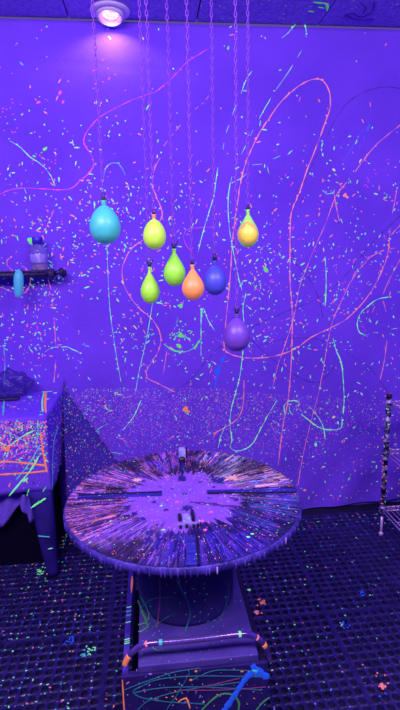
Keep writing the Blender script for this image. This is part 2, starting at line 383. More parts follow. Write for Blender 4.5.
# spray thrown off the spinning tabletop: a dense band of pin-head dots
mb = MB(); cnt = 0
while cnt < 7500:
    x = rnd.uniform(62, 400); y = 388+abs(rnd.gauss(0, 1))*45
    if y > 506: continue
    if x > 250 and rnd.random() < (x-250)/190: continue
    top = 392+(-6 if 90 < x < 230 else (x-230)*.05)
    if y < top: continue
    if x < 90 and y < 388+(90-x)*0.4: continue
    p_ = W(x, y)
    if p_.z < hem(p_.x)+.015: continue
    s = rnd.uniform(.45, 1.05)*PXM
    fleck(mb, W(x, y, .001), Vector((1,0,0)), Vector((0,0,1)), NW, s*1.25, s, rnd.random()*PI, rnd.choices(range(10), [11, 2, 24, 10, 10, 3, 2, 40, 22, 4])[0]); cnt += 1
tag(mb.build('spray_dots', PAINTS, drop), kind='stuff', label='fine band of spray dots behind the round table')

# ------------------------------------------------------------------ eyeball downlight
lc = at_z(110, 10, CZ)
lamp = empty('ceiling_light', lc, 'white round recessed eyeball downlight in the ceiling near the back wall', 'light')
white = mat('lamp_white', (.72, .58, .9), .35)
tilt = Vector((-.04, -.2, -1)).normalized()
mb = MB(); mb.lathe([(.062, -.001), (.088, -.001), (.092, -.006), (.088, -.012), (.070, -.016), (.062, -.012), (.060, .0)], lc, 48)
mb.build('trim_ring', white, lamp)
mb = MB(); mb.lathe([(.052, -.020), (.063, .004), (.063, .020), (.057, .034), (.052, .034), (.050, .018), (.046, .002), (0.0, .002)], lc-Vector((0,0,.004)), 40, axis=tilt)
mb.build('eyeball', white, lamp)
bulbm = mat('bulb_glow', (1, .8, 1), .4, (1, .75, .98), 4.5)
nt = bulbm.node_tree; N = nt.nodes; L = nt.links
vo = N.new('ShaderNodeTexVoronoi'); vo.inputs['Scale'].default_value = 60; tc = N.new('ShaderNodeTexCoord')
rr = N.new('ShaderNodeValToRGB'); rr.color_ramp.elements[0].color = (1, .8, 1, 1); rr.color_ramp.elements[1].color = (.45, .12, .75, 1); rr.color_ramp.elements[1].position = .62
L.new(tc.outputs['Object'], vo.inputs['Vector']); L.new(vo.outputs['Distance'], rr.inputs[0]); L.new(rr.outputs[0], N['Principled BSDF'].inputs['Emission Color'])
mb = MB(); mb.lathe([(.038, .006), (.037, .014), (.026, .020), (0, .022)], lc-Vector((0,0,.004)), 32, axis=tilt)
mb.build('bulb', bulbm, lamp)
sl = bpy.data.lights.new('downlight_beam', 'SPOT'); sl.energy = 3.0; sl.color = (.85, .85, .8); sl.spot_size = 2.5; sl.spot_blend = .35; sl.shadow_soft_size = .03
so = bpy.data.objects.new('downlight_beam', sl); COL.objects.link(so); so.parent = lamp; so.location = tilt*.045
so.rotation_euler = Vector((.0, .25, -1)).to_track_quat('-Z', 'Y').to_euler()

# ------------------------------------------------------------------ rubber drainage mats
PT = .036; NXh, NYh = 25, 17; MX, MY = PT*NXh, PT*NYh
def mat_mesh():
    mb = MB(); H = .012; r = PT*.34
    for j in range(NYh):
        for i in range(NXh):
            cx, cyy = (i+.5)*PT, (j+.5)*PT; h = PT/2
            sq = [(h,0),(h,h),(0,h),(-h,h),(-h,0),(-h,-h),(0,-h),(h,-h)]
            top = [(cx+a, cyy+b, H*.8) for a, b in sq]
            ci = [(cx+r*1.12*math.cos(k*PI/4), cyy+r*1.12*math.sin(k*PI/4), H) for k in range(8)]
            cb = [(cx+r*math.cos(k*PI/4), cyy+r*math.sin(k*PI/4), .001) for k in range(8)]
            mb.add(top+ci+cb, [(k, (k+1) % 8, 8+(k+1) % 8, 8+k) for k in range(8)]+[(8+k, 8+(k+1) % 8, 16+(k+1) % 8, 16+k) for k in range(8)])
    e = .006
    for a, b in (((-e, -e, 0), (MX+e, 0, H*.9)), ((-e, MY, 0), (MX+e, MY+e, H*.9)), ((-e, 0, 0), (0, MY, H*.9)), ((MX, 0, 0), (MX+e, MY, H*.9))): mb.box(a, b)
    return mb
gap = .0125
pl = at_z(107, 634, .012); ox, oy = pl.x-MX, pl.y-MY
proto = None; short = None
def mat_flecks(x0, y0, n, parent):
    mb = MB()
    for _ in range(n):
        i, j = rnd.randrange(NXh), rnd.randrange(NYh); k = rnd.random()
        x, y = (i*PT+rnd.uniform(-.003, .003), j*PT+rnd.random()*PT) if k < .4 else (i*PT+rnd.random()*PT, j*PT+rnd.uniform(-.003, .003)) if k < .8 else (i*PT+.004, j*PT+.004)
        x = min(max(x, .01), MX-.01); y = min(max(y, .01), MY-.01)
        s = rnd.choice((.0025, .0035, .0045, .006))
        fleck(mb, Vector((x0+x, y0+y, .0105)), Vector((1,0,0)), Vector((0,1,0)), Vector((0,0,1)), s*1.7, s, rnd.random()*PI, rnd.choices(range(10), [20, 6, 9, 9, 6, 10, 5, 16, 0, 24])[0])
    tag(mb.build('paint_splatter', PAINTS, parent), kind='stuff')
rows = [oy-(MY+gap), oy, oy+MY+gap, oy+2*(MY+gap)]
cols = [ox-(MX+gap), ox, ox+MX+gap, ox+2*(MX+gap)]
for rj, y0 in enumerate(rows):
    for ci_, x0 in enumerate(cols):
        if ci_ == 0: continue
        if rj == 0 and y0+MY < 1.2: continue
        if short is not None or y0+MY > WY-.03:            # back row, cut short at the wall
            NYh = int((WY-.10-y0)/PT); MY = PT*NYh
            if short is None: short = mat_mesh().build('rubber_mat', rubber, None, loc=(0,0,0)); o = short
            else: o = short.copy(); COL.objects.link(o)
        elif proto is None:
            proto = mat_mesh().build('rubber_mat', rubber, None, loc=(0,0,0)); o = proto
        else:
            o = proto.copy(); COL.objects.link(o)
        o.location = (x0, y0, 0)
        k = (rj, ci_)
        tag(o, 'dark rubber mat with round holes, '+{0:{1:'nearest the camera at lower left',2:'under the near end of the metal stand',3:'nearest the camera at lower right'},
             1:{1:'left of the metal stand',2:'under the metal stand and round table',3:'right of the stand, in the middle of the floor'},
             2:{1:'behind the leg of the covered table',2:'behind the round table, before the canvas hem',3:'under the wire rack'},
             3:{1:'at the back left',2:'at the back middle',3:'at the back right'}}[rj][ci_], 'floor mat', 'rubber drainage mats on the floor')
        for fx, fy_, n_, r_, c_ in ((262,603,12,.016,3),(258,612,10,.012,2),(383,686,12,.016,2),(249,590,7,.006,0),(362,592,9,.02,9),(345,625,6,.02,9),(308,567,3,.01,1),(85,655,12,.02,5),(70,640,12,.02,9),(40,572,14,.02,0),(90,650,10,.02,0)):
            p = at_z(fx, fy_, .0115)
            if x0 < p.x < x0+MX and y0 < p.y < y0+MY:
                mb = MB()
                for _ in range(n_): fleck(mb, p+Vector((rnd.gauss(0, r_*.5), rnd.gauss(0, r_*.5), 0)), Vector((1,0,0)), Vector((0,1,0)), Vector((0,0,1)), .011, .007, rnd.random()*PI, c_)
                tag(mb.build('paint_blot', PAINTS, o), kind='stuff')
        mat_flecks(x0, y0, {1: 620, 2: 260, 3: 130}[ci_] if rj > 0 else 200, o)

# ------------------------------------------------------------------ canvas covered table at the left
LY = 2.131; ZT, ZB = .824, .456; RX = -.49; BXL = -1.25; BY = 2.565
tcan = noisy(mat('table_canvas', (.16, .07, .8), .9, spec=.1), (.19, .065, .8), (.23, .08, .9), 5, .2, bscale=70)
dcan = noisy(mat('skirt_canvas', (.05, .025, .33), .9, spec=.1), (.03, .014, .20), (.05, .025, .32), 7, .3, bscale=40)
tb = empty('covered_table', (-.85, 2.35, 0), 'low table wrapped in paint-splattered purple canvas against the back wall at left', 'table')
def skin(mb, P, nu, nv, mi=0):
    k = len(mb.v)
    for j in range(nv+1):
        for i in range(nu+1): mb.v.append(tuple(P(i/nu, j/nv)))
    mb.f += [(k+j*(nu+1)+i, k+j*(nu+1)+i+1, k+(j+1)*(nu+1)+i+1, k+(j+1)*(nu+1)+i) for j in range(nv) for i in range(nu)]
    mb.m += [mi]*nu*nv; mb.sm += [True]*nu*nv
def solid(o, t=.003, off=0):
    m = o.modifiers.new('solid', 'SOLIDIFY'); m.thickness = t; m.offset = off; return o
mb = MB(); mb.box((BXL, LY, ZT-.02), (RX, BY, ZT)); bevel(mb.build('tabletop', tcan, tb), .006)
def fy(x, z): return LY-.004+.004*noise.noise(Vector((x*5, z*4, 1)))
mb = MB(); skin(mb, lambda u, v: (BXL+(RX-BXL)*u, fy(BXL+(RX-BXL)*u, ZB+(ZT-ZB)*v), ZB+(ZT-ZB)*v+(.012*math.sin(u*9)*(1-v))), 40, 16)
solid(mb.build('front_panel', tcan, tb), .006)
mb = MB()
def sidep(u, v):
    y = LY-.004+(BY-LY)*u; z = ZB+(ZT-ZB)*v
    return (RX-.010*v*0+(-.012*(1-v))+.006*math.sin(u*7+v*3)*(1-v)+.02*u*(1-v)*0, y, z-.012*math.sin(u*3)*(1-v))
skin(mb, sidep, 20, 16); solid(mb.build('side_panel', tcan, tb), .006)
# corner tail of the cloth, tapering to the floor around the leg
mb = MB(); cxl = (at_y(36, 497, LY).x+RX)/2
prof = []
for k in range(16):
    t = k/15; z = ZB+.01-(ZB)*t; half = .050*(1-t)+.022*t; xc = (RX-.055)*(1-t)+(-.520)*t
    prof.append([(xc+half*a, LY+.02+half*b+.004*math.sin(7*t+i), max(z, .0142)) for i, (a, b) in enumerate([(-1,-.7),(-.3,-1),(.4,-.85),(1,-.5),(1,.6),(0,1),(-1,.7)])])
vs = [p for r in prof for p in r]; n = 7
mb.add(vs, [(i*n+k, i*n+(k+1) % n, (i+1)*n+(k+1) % n, (i+1)*n+k) for i in range(15) for k in range(n)]+[tuple(range(n-1,-1,-1)), tuple(15*n+k for k in range(n))], 0, True)
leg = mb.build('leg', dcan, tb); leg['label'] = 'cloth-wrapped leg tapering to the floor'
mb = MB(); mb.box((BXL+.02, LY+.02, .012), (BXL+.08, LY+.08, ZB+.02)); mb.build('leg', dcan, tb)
shade = mat('under_shade_black', (.006, .003, .022), .95, spec=.05)  # near-black sheets added in place of the shade under the table
mb = MB(); mb.box((BXL+.1, LY+.13, .0145), (RX-.05, LY+.134, ZB+.01)); mb.box((RX-.054, LY+.134, .0145), (RX-.05, BY-.01, ZB+.01)); mb.build('under_shade', shade, tb)['label'] = 'black liner sheets added to darken the space under the table'
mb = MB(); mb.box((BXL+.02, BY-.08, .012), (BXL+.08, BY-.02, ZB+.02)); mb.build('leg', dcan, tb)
# swags of pale cloth gathered under the front edge
def swag(pxs, lows, Y):
    mb = MB(); n_ = len(pxs); rows_ = 8
    for j in range(rows_+1):
        for i in range(n_):
            a = at_y(pxs[i], 494, Y); b = at_y(pxs[i], lows[i], Y); p = a.lerp(b, j/rows_)
            mb.v.append((p.x, Y+.018*math.sin(i*1.5+j*.25)+.01*j/rows_, p.z+.004))
    mb.f = [(j*n_+i, j*n_+i+1, (j+1)*n_+i+1, (j+1)*n_+i) for j in range(rows_) for i in range(n_-1)]
    mb.m = [0]*len(mb.f); mb.sm = [True]*len(mb.f)
    return solid(mb.build('swag', mat('swag_cloth', (.22, .11, .8), .9, spec=.1), tb), .004)
swag([-30,-24,-18,-12,-6,0,4,8,12,16,20,23], [520,528,532,533,532,529,526,522,516,510,505,500], LY+.05)
swag([18,20,22,24,26,28,30,32,34,36], [500,506,511,516,519,521,523,524,523,520], LY+.03)
# side drape pinned to the wall behind the table, spreading down to the right
DX0 = RX+.012; _p = at_y(113, 455, CY-.02); DX1, DZ1 = _p.x, _p.z
mb = MB()
def drape(u, v):
    z = .20+.05*u+(ZT+.012-.20)*(1-v)
    l = Vector((RX+.004+.03*v, CY-.032-.30*v**.8, z)); r = Vector((DX0+(DX1-DX0)*max(0, ZT-z)/(ZT-DZ1), CY-.032, z))
    p = l.lerp(r, u); p.y += (-.010*math.sin(u*9+1)*v*u*(1-u)*4); p.y = min(p.y, CY-.028); return p
skin(mb, drape, 30, 30)
dr = solid(mb.build('side_drape', noisy(mat('drape_canvas', (.12, .05, .6), .9, spec=.1), (.065, .03, .33), (.085, .04, .42), 5, .2, bscale=60), tb), .003)  # shade of the drape is put into its darker cloth colour
dr['label'] = 'triangular drape, coloured dark for shade, spreading down behind the round table'
DN = (Vector(drape(0, .5))-Vector(drape(1, .5))).cross(Vector((0, 0, 1))).normalized()
if DN.y > 0: DN = -DN
mb = MB()
for _ in range(650):
    v = math.sqrt(rnd.random())*.95+.03; u = rnd.random(); s = rnd.uniform(.002, .006)
    fleck(mb, Vector(drape(u, v))+DN*.0022, Vector(drape(1, v))-Vector(drape(0, v)) if False else DN.cross(Vector((0,0,1))), Vector((0,0,1)), DN, s*rnd.choice((1,1,2.5)), s, rnd.random()*PI, rnd.choices(range(10), [12, 4, 16, 6, 14, 8, 1, 20, 16, 8])[0])
tag(mb.build('paint_splatter', PAINTS, dr), kind='stuff')
# paint on the front panel
def FP(px, py): p = at_y(px, py, LY-.010); return Vector((p.x, fy(p.x, p.z)-.0042, p.z))
mb = MB()
for m_, wd, pts in [(3,1.8,[(-6,462),(10,462),(30,464),(46,466)]),(3,1.6,[(-6,475),(12,474),(30,473),(47,471)]),(3,1.9,[(41,432),(42,445),(44,458),(47,473)]),
                 (0,1.5,[(9,496),(20,483),(30,471),(39,456)]),(5,1.3,[(16,480),(26,468),(34,456),(40,445)]),(0,2.0,[(23,482),(28,478)]),
                 (1,1.5,[(41,494),(46,487)]),(1,1.5,[(27,496),(29,489)]),(3,3.2,[(9,487),(10,483)]),(4,1.5,[(0,452),(12,446),(24,448)]),(5,1.2,[(38,420),(38,432),(36,446)]),
                 (3,4.5,[(1,447),(7,450),(10,445)]),(0,1.2,[(-4,440),(8,446),(20,438),(35,430)]),(4,1.2,[(-4,470),(14,456),(30,452)]),(7,1.1,[(5,430),(22,440),(44,452)])]:
    ribbon(mb, [FP(*q) for q in smooth_path(pts, 3)], NW, wd*LY/FPX*1.05, m_)
for _ in range(1700):
    x, y = rnd.uniform(-30, 47), 421+abs(rnd.gauss(0, 26))
    if y > 492: continue
    if y > 470 and rnd.random() < .7: continue
    s = rnd.uniform(.5, 1.5)*LY/FPX
    fleck(mb, FP(x, y), Vector((1,0,0)), Vector((0,0,1)), NW, s*rnd.choice((1,1.5,3)), s, rnd.gauss(.8, .8), rnd.choices(range(10), [9, 3, 14, 13, 17, 11, 3, 24, 20, 6])[0])
tag(mb.build('paint_splatter', PAINTS, tb), kind='stuff', label='dense orange, pink and mint paint on the front of the covered table')
mb = MB()                                          # on its top and its right side
def TP(x, y): p = at_z(x, y, ZT+.0006); p.y = min(p.y, BY-.012); return p
for m_, wd, pts in [(3,1.8,[(47,388),(45.5,396),(45,404),(46,413)]),(0,1.2,[(44,392),(42,402),(43,412)]),(0,1.3,[(46,387),(54,389)]),(5,1.2,[(5,389),(4,402),(3,416)])]:
    ribbon(mb, [TP(*q) for q in smooth_path(pts, 3)], Vector((0,0,1)), wd*.006, m_)
for x, y, m_ in [(30,397,0),(16,393,3),(24,401,7),(48,399,0),(41,415,5),(27,386.5,2),(53,404,2),(55,393,0),(14,407,2),(8,400,4)]:
    p = TP(x, y)
    if p.x < RX-.01: fleck(mb, p, Vector((1,0,0)), Vector((0,1,0)), Vector((0,0,1)), .022, .016, 0, m_)
for _ in range(120):
    p = Vector((rnd.uniform(BXL+.1, RX-.02), rnd.uniform(LY+.01, BY-.02), ZT+.0006)); fleck(mb, p, Vector((1,0,0)), Vector((0,1,0)), Vector((0,0,1)), .008, .005, 0, rnd.choice((0,2,4,7,8)))
for _ in range(260):
    u, v = rnd.random(), rnd.random()*.95+.02; q = Vector(sidep(u, v))+Vector((.0035, 0, 0)); s = rnd.uniform(.002, .006)
    fleck(mb, q, Vector((0,1,0)), Vector((0,0,1)), Vector((1,0,0)), s*2, s, rnd.random()*PI, rnd.choice((0,2,4,7,8,7,5)))
ribbon(mb, [Vector(sidep(u, v))+Vector((.0035,0,0)) for u, v in smooth_path([(.08,.0),(.14,.25),(.3,.5),(.6,.62)], .06)], Vector((1,0,0)), .008, 5)
for px_, py_, m_ in [(38,502,0),(42,500,1),(34,506,0),(31,510,1)]:
    pass
tag(mb.build('paint_splatter', PAINTS, tb), kind='stuff')
mb = MB()
LP = lambda x, y: at_y(x, y, LY-.030)
for m_, wd, pts in [(5,1.3,[(38,536),(50,537)]),(0,1.6,[(31,508),(38,503),(46,498)]),(0,1.2,[(48,549),(53,548)])]:
    ribbon(mb, [LP(*q) for q in smooth_path(pts, 2)], NW, wd*.0045, m_)
fleck(mb, LP(40, 502), Vector((1,0,0)), Vector((0,0,1)), NW, .022, .012, 0, 1)
tag(mb.build('paint_splatter', PAINTS, leg), kind='stuff')

# crumpled dark plastic bag lying at the back of the covered table
bm = bmesh.new(); bmesh.ops.create_icosphere(bm, subdivisions=5, radius=1)
bc = at_z(20, 391, ZT); bc.y = 2.50
for v in bm.verts:
    p = v.co.copy(); d = 1+.28*noise.noise(p*2.1)+.16*abs(noise.noise(p*5.3))+.07*abs(noise.noise(p*11))
    v.co = Vector((p.x*.088*d, p.y*.045*d, max(0.0, (p.z*.075*d*(1.0-.35*p.x)+.055))))
me = bpy.data.meshes.new('plastic_bag'); bm.to_mesh(me); bm.free()
for p in me.polygons: p.use_smooth = True
me.materials.append(mat('smoky_plastic', (.07, .03, .42), .3, trans=.2, alpha=.5))
bag = bpy.data.objects.new('plastic_bag', me); COL.objects.link(bag); bag.location = (bc.x, bc.y, ZT+.003)
tag(bag, 'crumpled smoky plastic bag lying on the covered table against the wall', 'bag')
mb = MB()
trp = at_z(14, 389, ZT)
mb.box((trp.x-.09, 2.40, ZT+.0035), (trp.x+.085, 2.445, ZT+.014)); mb.box((trp.x-.09, 2.40, ZT+.014), (trp.x-.02, 2.41, ZT+.02))
ob = mb.build('flat_tray', mat('tray_dark', (.02, .01, .1), .5), None, loc=(trp.x, 2.42, ZT)); bevel(ob, .003)
tag(ob, 'thin dark strip tray lying flat in front of the plastic bag', 'tray')

# ------------------------------------------------------------------ pipe shelf with a water bottle
iron = noisy(mat('black_iron', (.012, .006, .04), .4, metal=.3), (.008, .004, .03), (.05, .03, .2), 60, .3)
PY = 2.50; pe = at_y(52, 273, PY); zp = pe.z
ps = empty('pipe_shelf', (pe.x-.3, PY, zp), 'black iron pipe shelf fixed to the back wall at left, holding a water bottle', 'shelf')
mb = MB(); mb.tube([(X0+.9, PY, zp-.008), (pe.x, PY, zp-.004)], .0165, 16); mb.build('pipe', iron, ps)
mb = MB(); mb.tube([(X0+.9, PY+.055, zp-.004), (pe.x-.01, PY+.055, zp-.004)], .010, 12); mb.build('rear_pipe', iron, ps)
mb = MB(); mb.tube([(pe.x-.022, PY, zp-.004), (pe.x+.012, PY, zp-.004)], .0235, 16); mb.build('coupling', iron, ps)
e2 = at_y(62, 268, PY)
mb = MB(); mb.tube([(pe.x+.012, PY, zp-.003), (e2.x-.018, PY, zp+.003), (e2.x-.004, PY+.010, zp+.006), (e2.x-.002, PY+.03, zp+.004), (e2.x-.012, CY-.02, zp-.002)], .012, 14); mb.tube([(e2.x-.012, PY, zp+.004), (e2.x+.006, PY+.002, zp+.008)], .0185, 14); mb.build('elbow', iron, ps)
mb = MB(); mb.lathe([(.020, 0), (.020, .006), (.014, .010)], (e2.x-.012, CY-.018, zp-.002), 24, axis=(0, -1, 0)); mb.build('wall_flange', iron, ps)
mb = MB(); mb.box((X0+.9, PY-.018, zp+.009), (pe.x-.022, PY+.065, zp+.013)); mb.build('shelf_board', iron, ps)
# bottle
bx = at_y(39, 262, PY+.02)
bt = empty('water_bottle', (bx.x, PY+.022, zp+.0135), 'clear plastic water bottle with a blue cap standing on the pipe shelf', 'bottle')
cc = (bx.x, PY+.022, zp+.0135); k = .92
plastic = mat('clear_plastic', (.55, .42, .95), .12, trans=.75, alpha=.8)
mb = MB(); mb.lathe([(0, .002), (.034, 0), (.041, .006), (.040, .016), (.042, .022), (.040, .028), (.042, .034), (.042, .080), (.040, .085), (.042, .090), (.038, .104), (.030, .116), (.022, .124), (.021, .132)], cc, 36)
mb.build('bottle_body', plastic, bt)
mb = MB(); mb.lathe([(.0426, .038), (.0432, .039), (.0432, .078), (.0426, .079)], cc, 36); mb.build('bottle_label', noisy(mat('label_film', (.3, .2, .85), .4), (.2, .1, .75), (.45, .3, .95), 60, stretch=(1, 1, .3)), bt)
mb = MB(); mb.lathe([(.0235, .128), (.0255, .129), (.0255, .158), (.0235, .162), (0, .162)], cc, 28)
mb.build('bottle_cap', noisy(mat('blue_cap', (.04, .02, .55), .4), (.02, .01, .4), (.06, .03, .7), 30), bt)
# small teal deflated balloon hanging from the pipe
hy = PY-.048; hc = at_y(18.5, 284, hy)
tl = empty('balloon', (hc.x, hy, hc.z), 'small slim teal balloon hanging from the pipe shelf', 'balloon')
TEAL2 = glowpaint('pale_teal_rubber', (.07, .42, .62), .22)
mb = MB(); mb.lathe([(0, -.066), (.010, -.064), (.018, -.048), (.022, -.015), (.0235, .015), (.022, .042), (.016, .058), (.008, .066), (.003, .072), (0, .073)], hc, 24)
vs = [Vector(v) for v in mb.v]; q = Matrix.Rotation(math.radians(6), 3, 'Y'); mb.v = [tuple(q @ (v-hc)+hc) for v in vs]
mb.build('balloon_body', TEAL2, tl)
mb = MB(); mb.tube([(hc.x+.007, hy, hc.z+.070), (hc.x+.006, PY-.025, zp-.01), (hc.x+.006, PY-.0235, zp+.0165), (hc.x+.006, PY-.012, zp+.0185), (hc.x+.006, PY+.03, zp+.0162)], .0016, 6); mb.build('string', P_NAVY, tl)

# ------------------------------------------------------------------ balloons on chains
chainm = mat('chain_plastic', (.30, .085, .68), .6, alpha=.85, spec=.2)
clipm = mat('black_clip', (.008, .005, .03), .4)
def rubberm(name, c, e, c2=None):
    m = glowpaint(name, c, e, .38); noisy(m, c, c2 or tuple(min(1, v*1.12+.01) for v in c), 18, .05)
    return m
# px, py of the body centre, half width, half height, knot px/py, depth, colour, shape, chain top px
BALL = [
 ('teal', (105,225), 15.2, 18.5, (103.5,204), 1.50, ((.06,.52,.50), .15), 'egg'),
 ('pale lime', (154.5,234.5), 11.3, 14.5, (154,218), 1.42, ((.50,.90,.07), .18), 'egg'),
 ('small lime green', (150,289), 9.4, 14.5, (150,270), 1.52, ((.36,.85,.05), .15), 'drop'),
 ('bright green', (174.5,270.5), 10.8, 15.5, (174,252), 1.47, ((.30,.88,.05), .15), 'drop'),
 ('orange', (193,285.5), 11.2, 14.5, (192,268), 1.40, ((1,.32,.09), .22), 'drop'),
 ('blue', (215,280.5), 11.4, 14.5, (214.5,264), 1.50, ((.07,.08,.62), .06), 'egg'),
 ('lime splashed with orange', (248,232), 10.6, 15.0, (247.5,213), 1.43, ((.30,.85,.12), .18), 'drop'),
 ('lavender', (236.5,335), 13.2, 16.5, (237,317), 1.38, ((.17,.055,.50), .06), 'egg'),
]
for nm, (bxp, byp), hw, hh, (kx, ky), Y, (colr, es), shp in BALL:
    c = at_y(bxp, byp, Y); dep = (c-EYE).dot(FWD); s = dep/FPX; R = hw*s; Hh = hh*s
    kz = at_y(kx, ky, Y).z
    where_ = {'teal': 'the largest one, hanging at far left', 'pale lime': 'second from the left along the top', 'small lime green': 'hanging lowest on the left side',
              'bright green': 'hanging just left of the orange one', 'orange': 'touching the blue one', 'blue': 'hanging right of the orange one',
              'lime splashed with orange': 'hanging at far right', 'lavender': 'the lowest of all, over the table'}[nm]
    th = empty('balloon', (c.x, c.y, c.z), f'{nm} paint-filled balloon, {where_}', 'balloon', 'paint filled balloons hanging on chains')
    topz = kz-c.z
    kk = topz/Hh
    ctl = [(-1, 0), (-.97, .27), (-.86, .56), (-.6, .86), (-.22, 1), (.15, .97), (.48, .82), (.74, .60), (.92, .36), (1.02, .14), (kk, .10)] if shp == 'egg' else \
          [(-1, 0), (-.96, .30), (-.83, .60), (-.55, .88), (-.22, 1), (.08, .95), (.36, .79), (.64, .56), (.90, .34), (1.08, .18), (kk, .11)]
    ctl = [q for q in ctl[:-1] if q[0] < kk-.05]+[ctl[-1]]
    cut = [(max(0, r*R), z*Hh) for z, r in smooth_path(ctl, .06)]; cut[0] = (0, -Hh)
    last = cut[-1]; topz = last[1]+.001
    mb = MB(); mb.lathe(cut, c, 40)
    bm_ = rubberm(nm.replace(' ', '_')+'_rubber', colr, es)
    if 'splashed' in nm:
        nt = bm_.node_tree; N = nt.nodes; L = nt.links; b = N['Principled BSDF']
        tc = N.new('ShaderNodeTexCoord'); no = N.new('ShaderNodeTexNoise'); no.inputs['Scale'].default_value = 45; no.inputs['Detail'].default_value = 3
        gr = N.new('ShaderNodeVectorMath'); gr.operation = 'DISTANCE'; gr.inputs[1].default_value = (-.004, -R*.9, -.006)
        L.new(tc.outputs['Object'], gr.inputs[0]); L.new(tc.outputs['Object'], no.inputs['Vector'])
        mu = N.new('ShaderNodeMath'); mu.operation = 'MULTIPLY_ADD'; mu.inputs[1].default_value = .035
        L.new(no.outputs['Fac'], mu.inputs[0]); L.new(gr.outputs['Value'], mu.inputs[2])
        r2 = N.new('ShaderNodeValToRGB'); E_ = r2.color_ramp.elements
        E_[0].position = .0; E_[0].color = (.85, .75, .10, 1); E_[1].position = .046; E_[1].color = (1, .28, .12, 1)
        e3 = r2.color_ramp.elements.new(.053); e3.color = (.30, .85, .12, 1)
        e4 = r2.color_ramp.elements.new(.040); e4.color = (.9, .75, .08, 1)
        L.new(mu.outputs[0], r2.inputs[0]); L.new(r2.outputs[0], b.inputs['Base Color']); L.new(r2.outputs[0], b.inputs['Emission Color'])
    mb.build('balloon_body', bm_, th)
    kp = Vector((c.x, c.y, kz if topz > last[1] else c.z+last[1]+.002))
    kp.x = (kp.x+at_y(kx, ky, Y).x)/2
    mb = MB(); mb.torus(kp+Vector((0,0,.001)), R*.14, .0016, (0, 0, 1)); mb.lathe([(R*.08, 0), (R*.12, .003), (R*.22, .009), (R*.16, .0095), (R*.05, .004)], kp, 16)
    mb.build('knot', bm_ if nm != 'pale lime' else P_ORANGE, th)
    # black clip gripping the knot
    cz = kp.z+.006; mb = MB(); big = nm in ('teal', 'blue')
    hw_ = .0065 if big else .0045; hg = .026 if big else .018
    mb.box((kp.x-hw_, kp.y-.004, cz), (kp.x+hw_, kp.y+.004, cz+hg*.55))
    mb.torus((kp.x, kp.y, cz+hg*.75), hw_*.8, .0014, (.5, -.85, .1), 16, 6, sy=1.35)
    if nm in ('lavender', 'bright green', 'small lime green'):
        mb.tube([(kp.x, kp.y, cz+.004), (kp.x+.009, kp.y, cz+.018), (kp.x+.012, kp.y, cz+.026)], .0017, 6)
        mb.tube([(kp.x, kp.y, cz+.004), (kp.x-.006, kp.y, cz+.016), (kp.x-.004, kp.y, cz+.025)], .0017, 6)
    mb.build('clip', clipm, th)
    # chain from the ceiling down to the clip
    z0 = cz+hg+.002; ch = MB(); pitch = .0135; z = z0; i = 0
    while z < CZ-.02:
        ch.torus((kp.x+.0006*math.sin(z*40), kp.y, z+.006), .0038, .00125, (1, 0, 0) if i % 2 else (.35, -1, 0), 10, 5, sy=1.0)
        k0 = len(ch.v)-50
        for q in range(k0, len(ch.v)):
            vx, vy, vz = ch.v[q]; ch.v[q] = (vx, vy, z+.006+(vz-(z+.006))*2.0)
        z += pitch; i += 1
    co = ch.build('chain', chainm, None, loc=(kp.x, kp.y, z0))
    tag(co, f'thin plastic link chain that holds up the {nm} balloon', 'chain', 'plastic chains holding the balloons')
    mb = MB(); mb.tube([(kp.x, kp.y, CZ), (kp.x, kp.y, CZ-.012), (kp.x+.004, kp.y, CZ-.018), (kp.x, kp.y, CZ-.024)], .0016, 6); mb.build('ceiling_hook', clipm, co)

# ------------------------------------------------------------------ round spin art table
TZ = .75; TC = Vector((.082, 1.447, TZ)); TR_ = .372
spin = empty('spin_art_table', (TC.x, TC.y, 0), 'round spin art table thick with purple paint streaks on a dark metal stand', 'table')
NA, NR = 1000, 110
nprng = np.random.default_rng(5)
base = np.zeros((NA, NR, 3)); glow = np.zeros((NA, NR))
th = np.arange(NA)/NA*360; rr_ = np.linspace(0, 1, NR)
def sector(t, a, b):  # smooth membership of an angular range
    m = (a+b)/2; h = (b-a)/2; d = abs((t-m+180) % 360-180); return float(np.clip((h+14-d)/28, 0, 1))
PALS = [((150, 215), [(.8,.22,.55),(.6,.18,.75),(.05,.02,.28),(.42,.14,.8),(.22,.08,.65),(.95,.32,.36),(.03,.01,.15),(.3,.1,.7)], 'left'),
        ((215, 250), [(.22,.08,.65),(.35,.14,.7),(.10,.03,.45),(.4,.2,.5),(.05,.02,.28)], 'low left'),
        ((250, 320), [(.02,.015,.42),(.05,.02,.5),(.12,.04,.6),(.02,.01,.2),(.14,.06,.6)], 'low'),
        ((320, 360), [(.04,.03,.5),(.15,.08,.7),(.02,.01,.15),(.08,.25,.6),(.25,.1,.7)], 'low right'),
        ((0, 20), [(.9,.3,.4),(.05,.05,.6),(.5,.25,.8),(.9,.5,.4),(.03,.02,.2)], 'right'),
        ((20, 68), [(1,.5,.38),(.3,.3,.75),(.06,.03,.25),(.6,.3,.75),(.02,.01,.12),(.75,.4,.65),(.2,.4,.7)], 'upper right'),
        ((68, 112), [(.25,.08,.7),(.06,.02,.3),(.5,.12,.6),(.12,.05,.6)], 'top'),
        ((112, 150), [(.3,.1,.75),(.04,.015,.25),(.7,.25,.6),(.35,.15,.85),(.15,.06,.6)], 'upper left')]
for k in range(NA):
    ws = np.array([sector(th[k], *p[0]) for p in PALS])+1e-6
    c = sum(wt*np.mean(np.array(p[1]), 0) for wt, p in zip(ws, PALS))/ws.sum()
    base[k, :, :] = c*.5
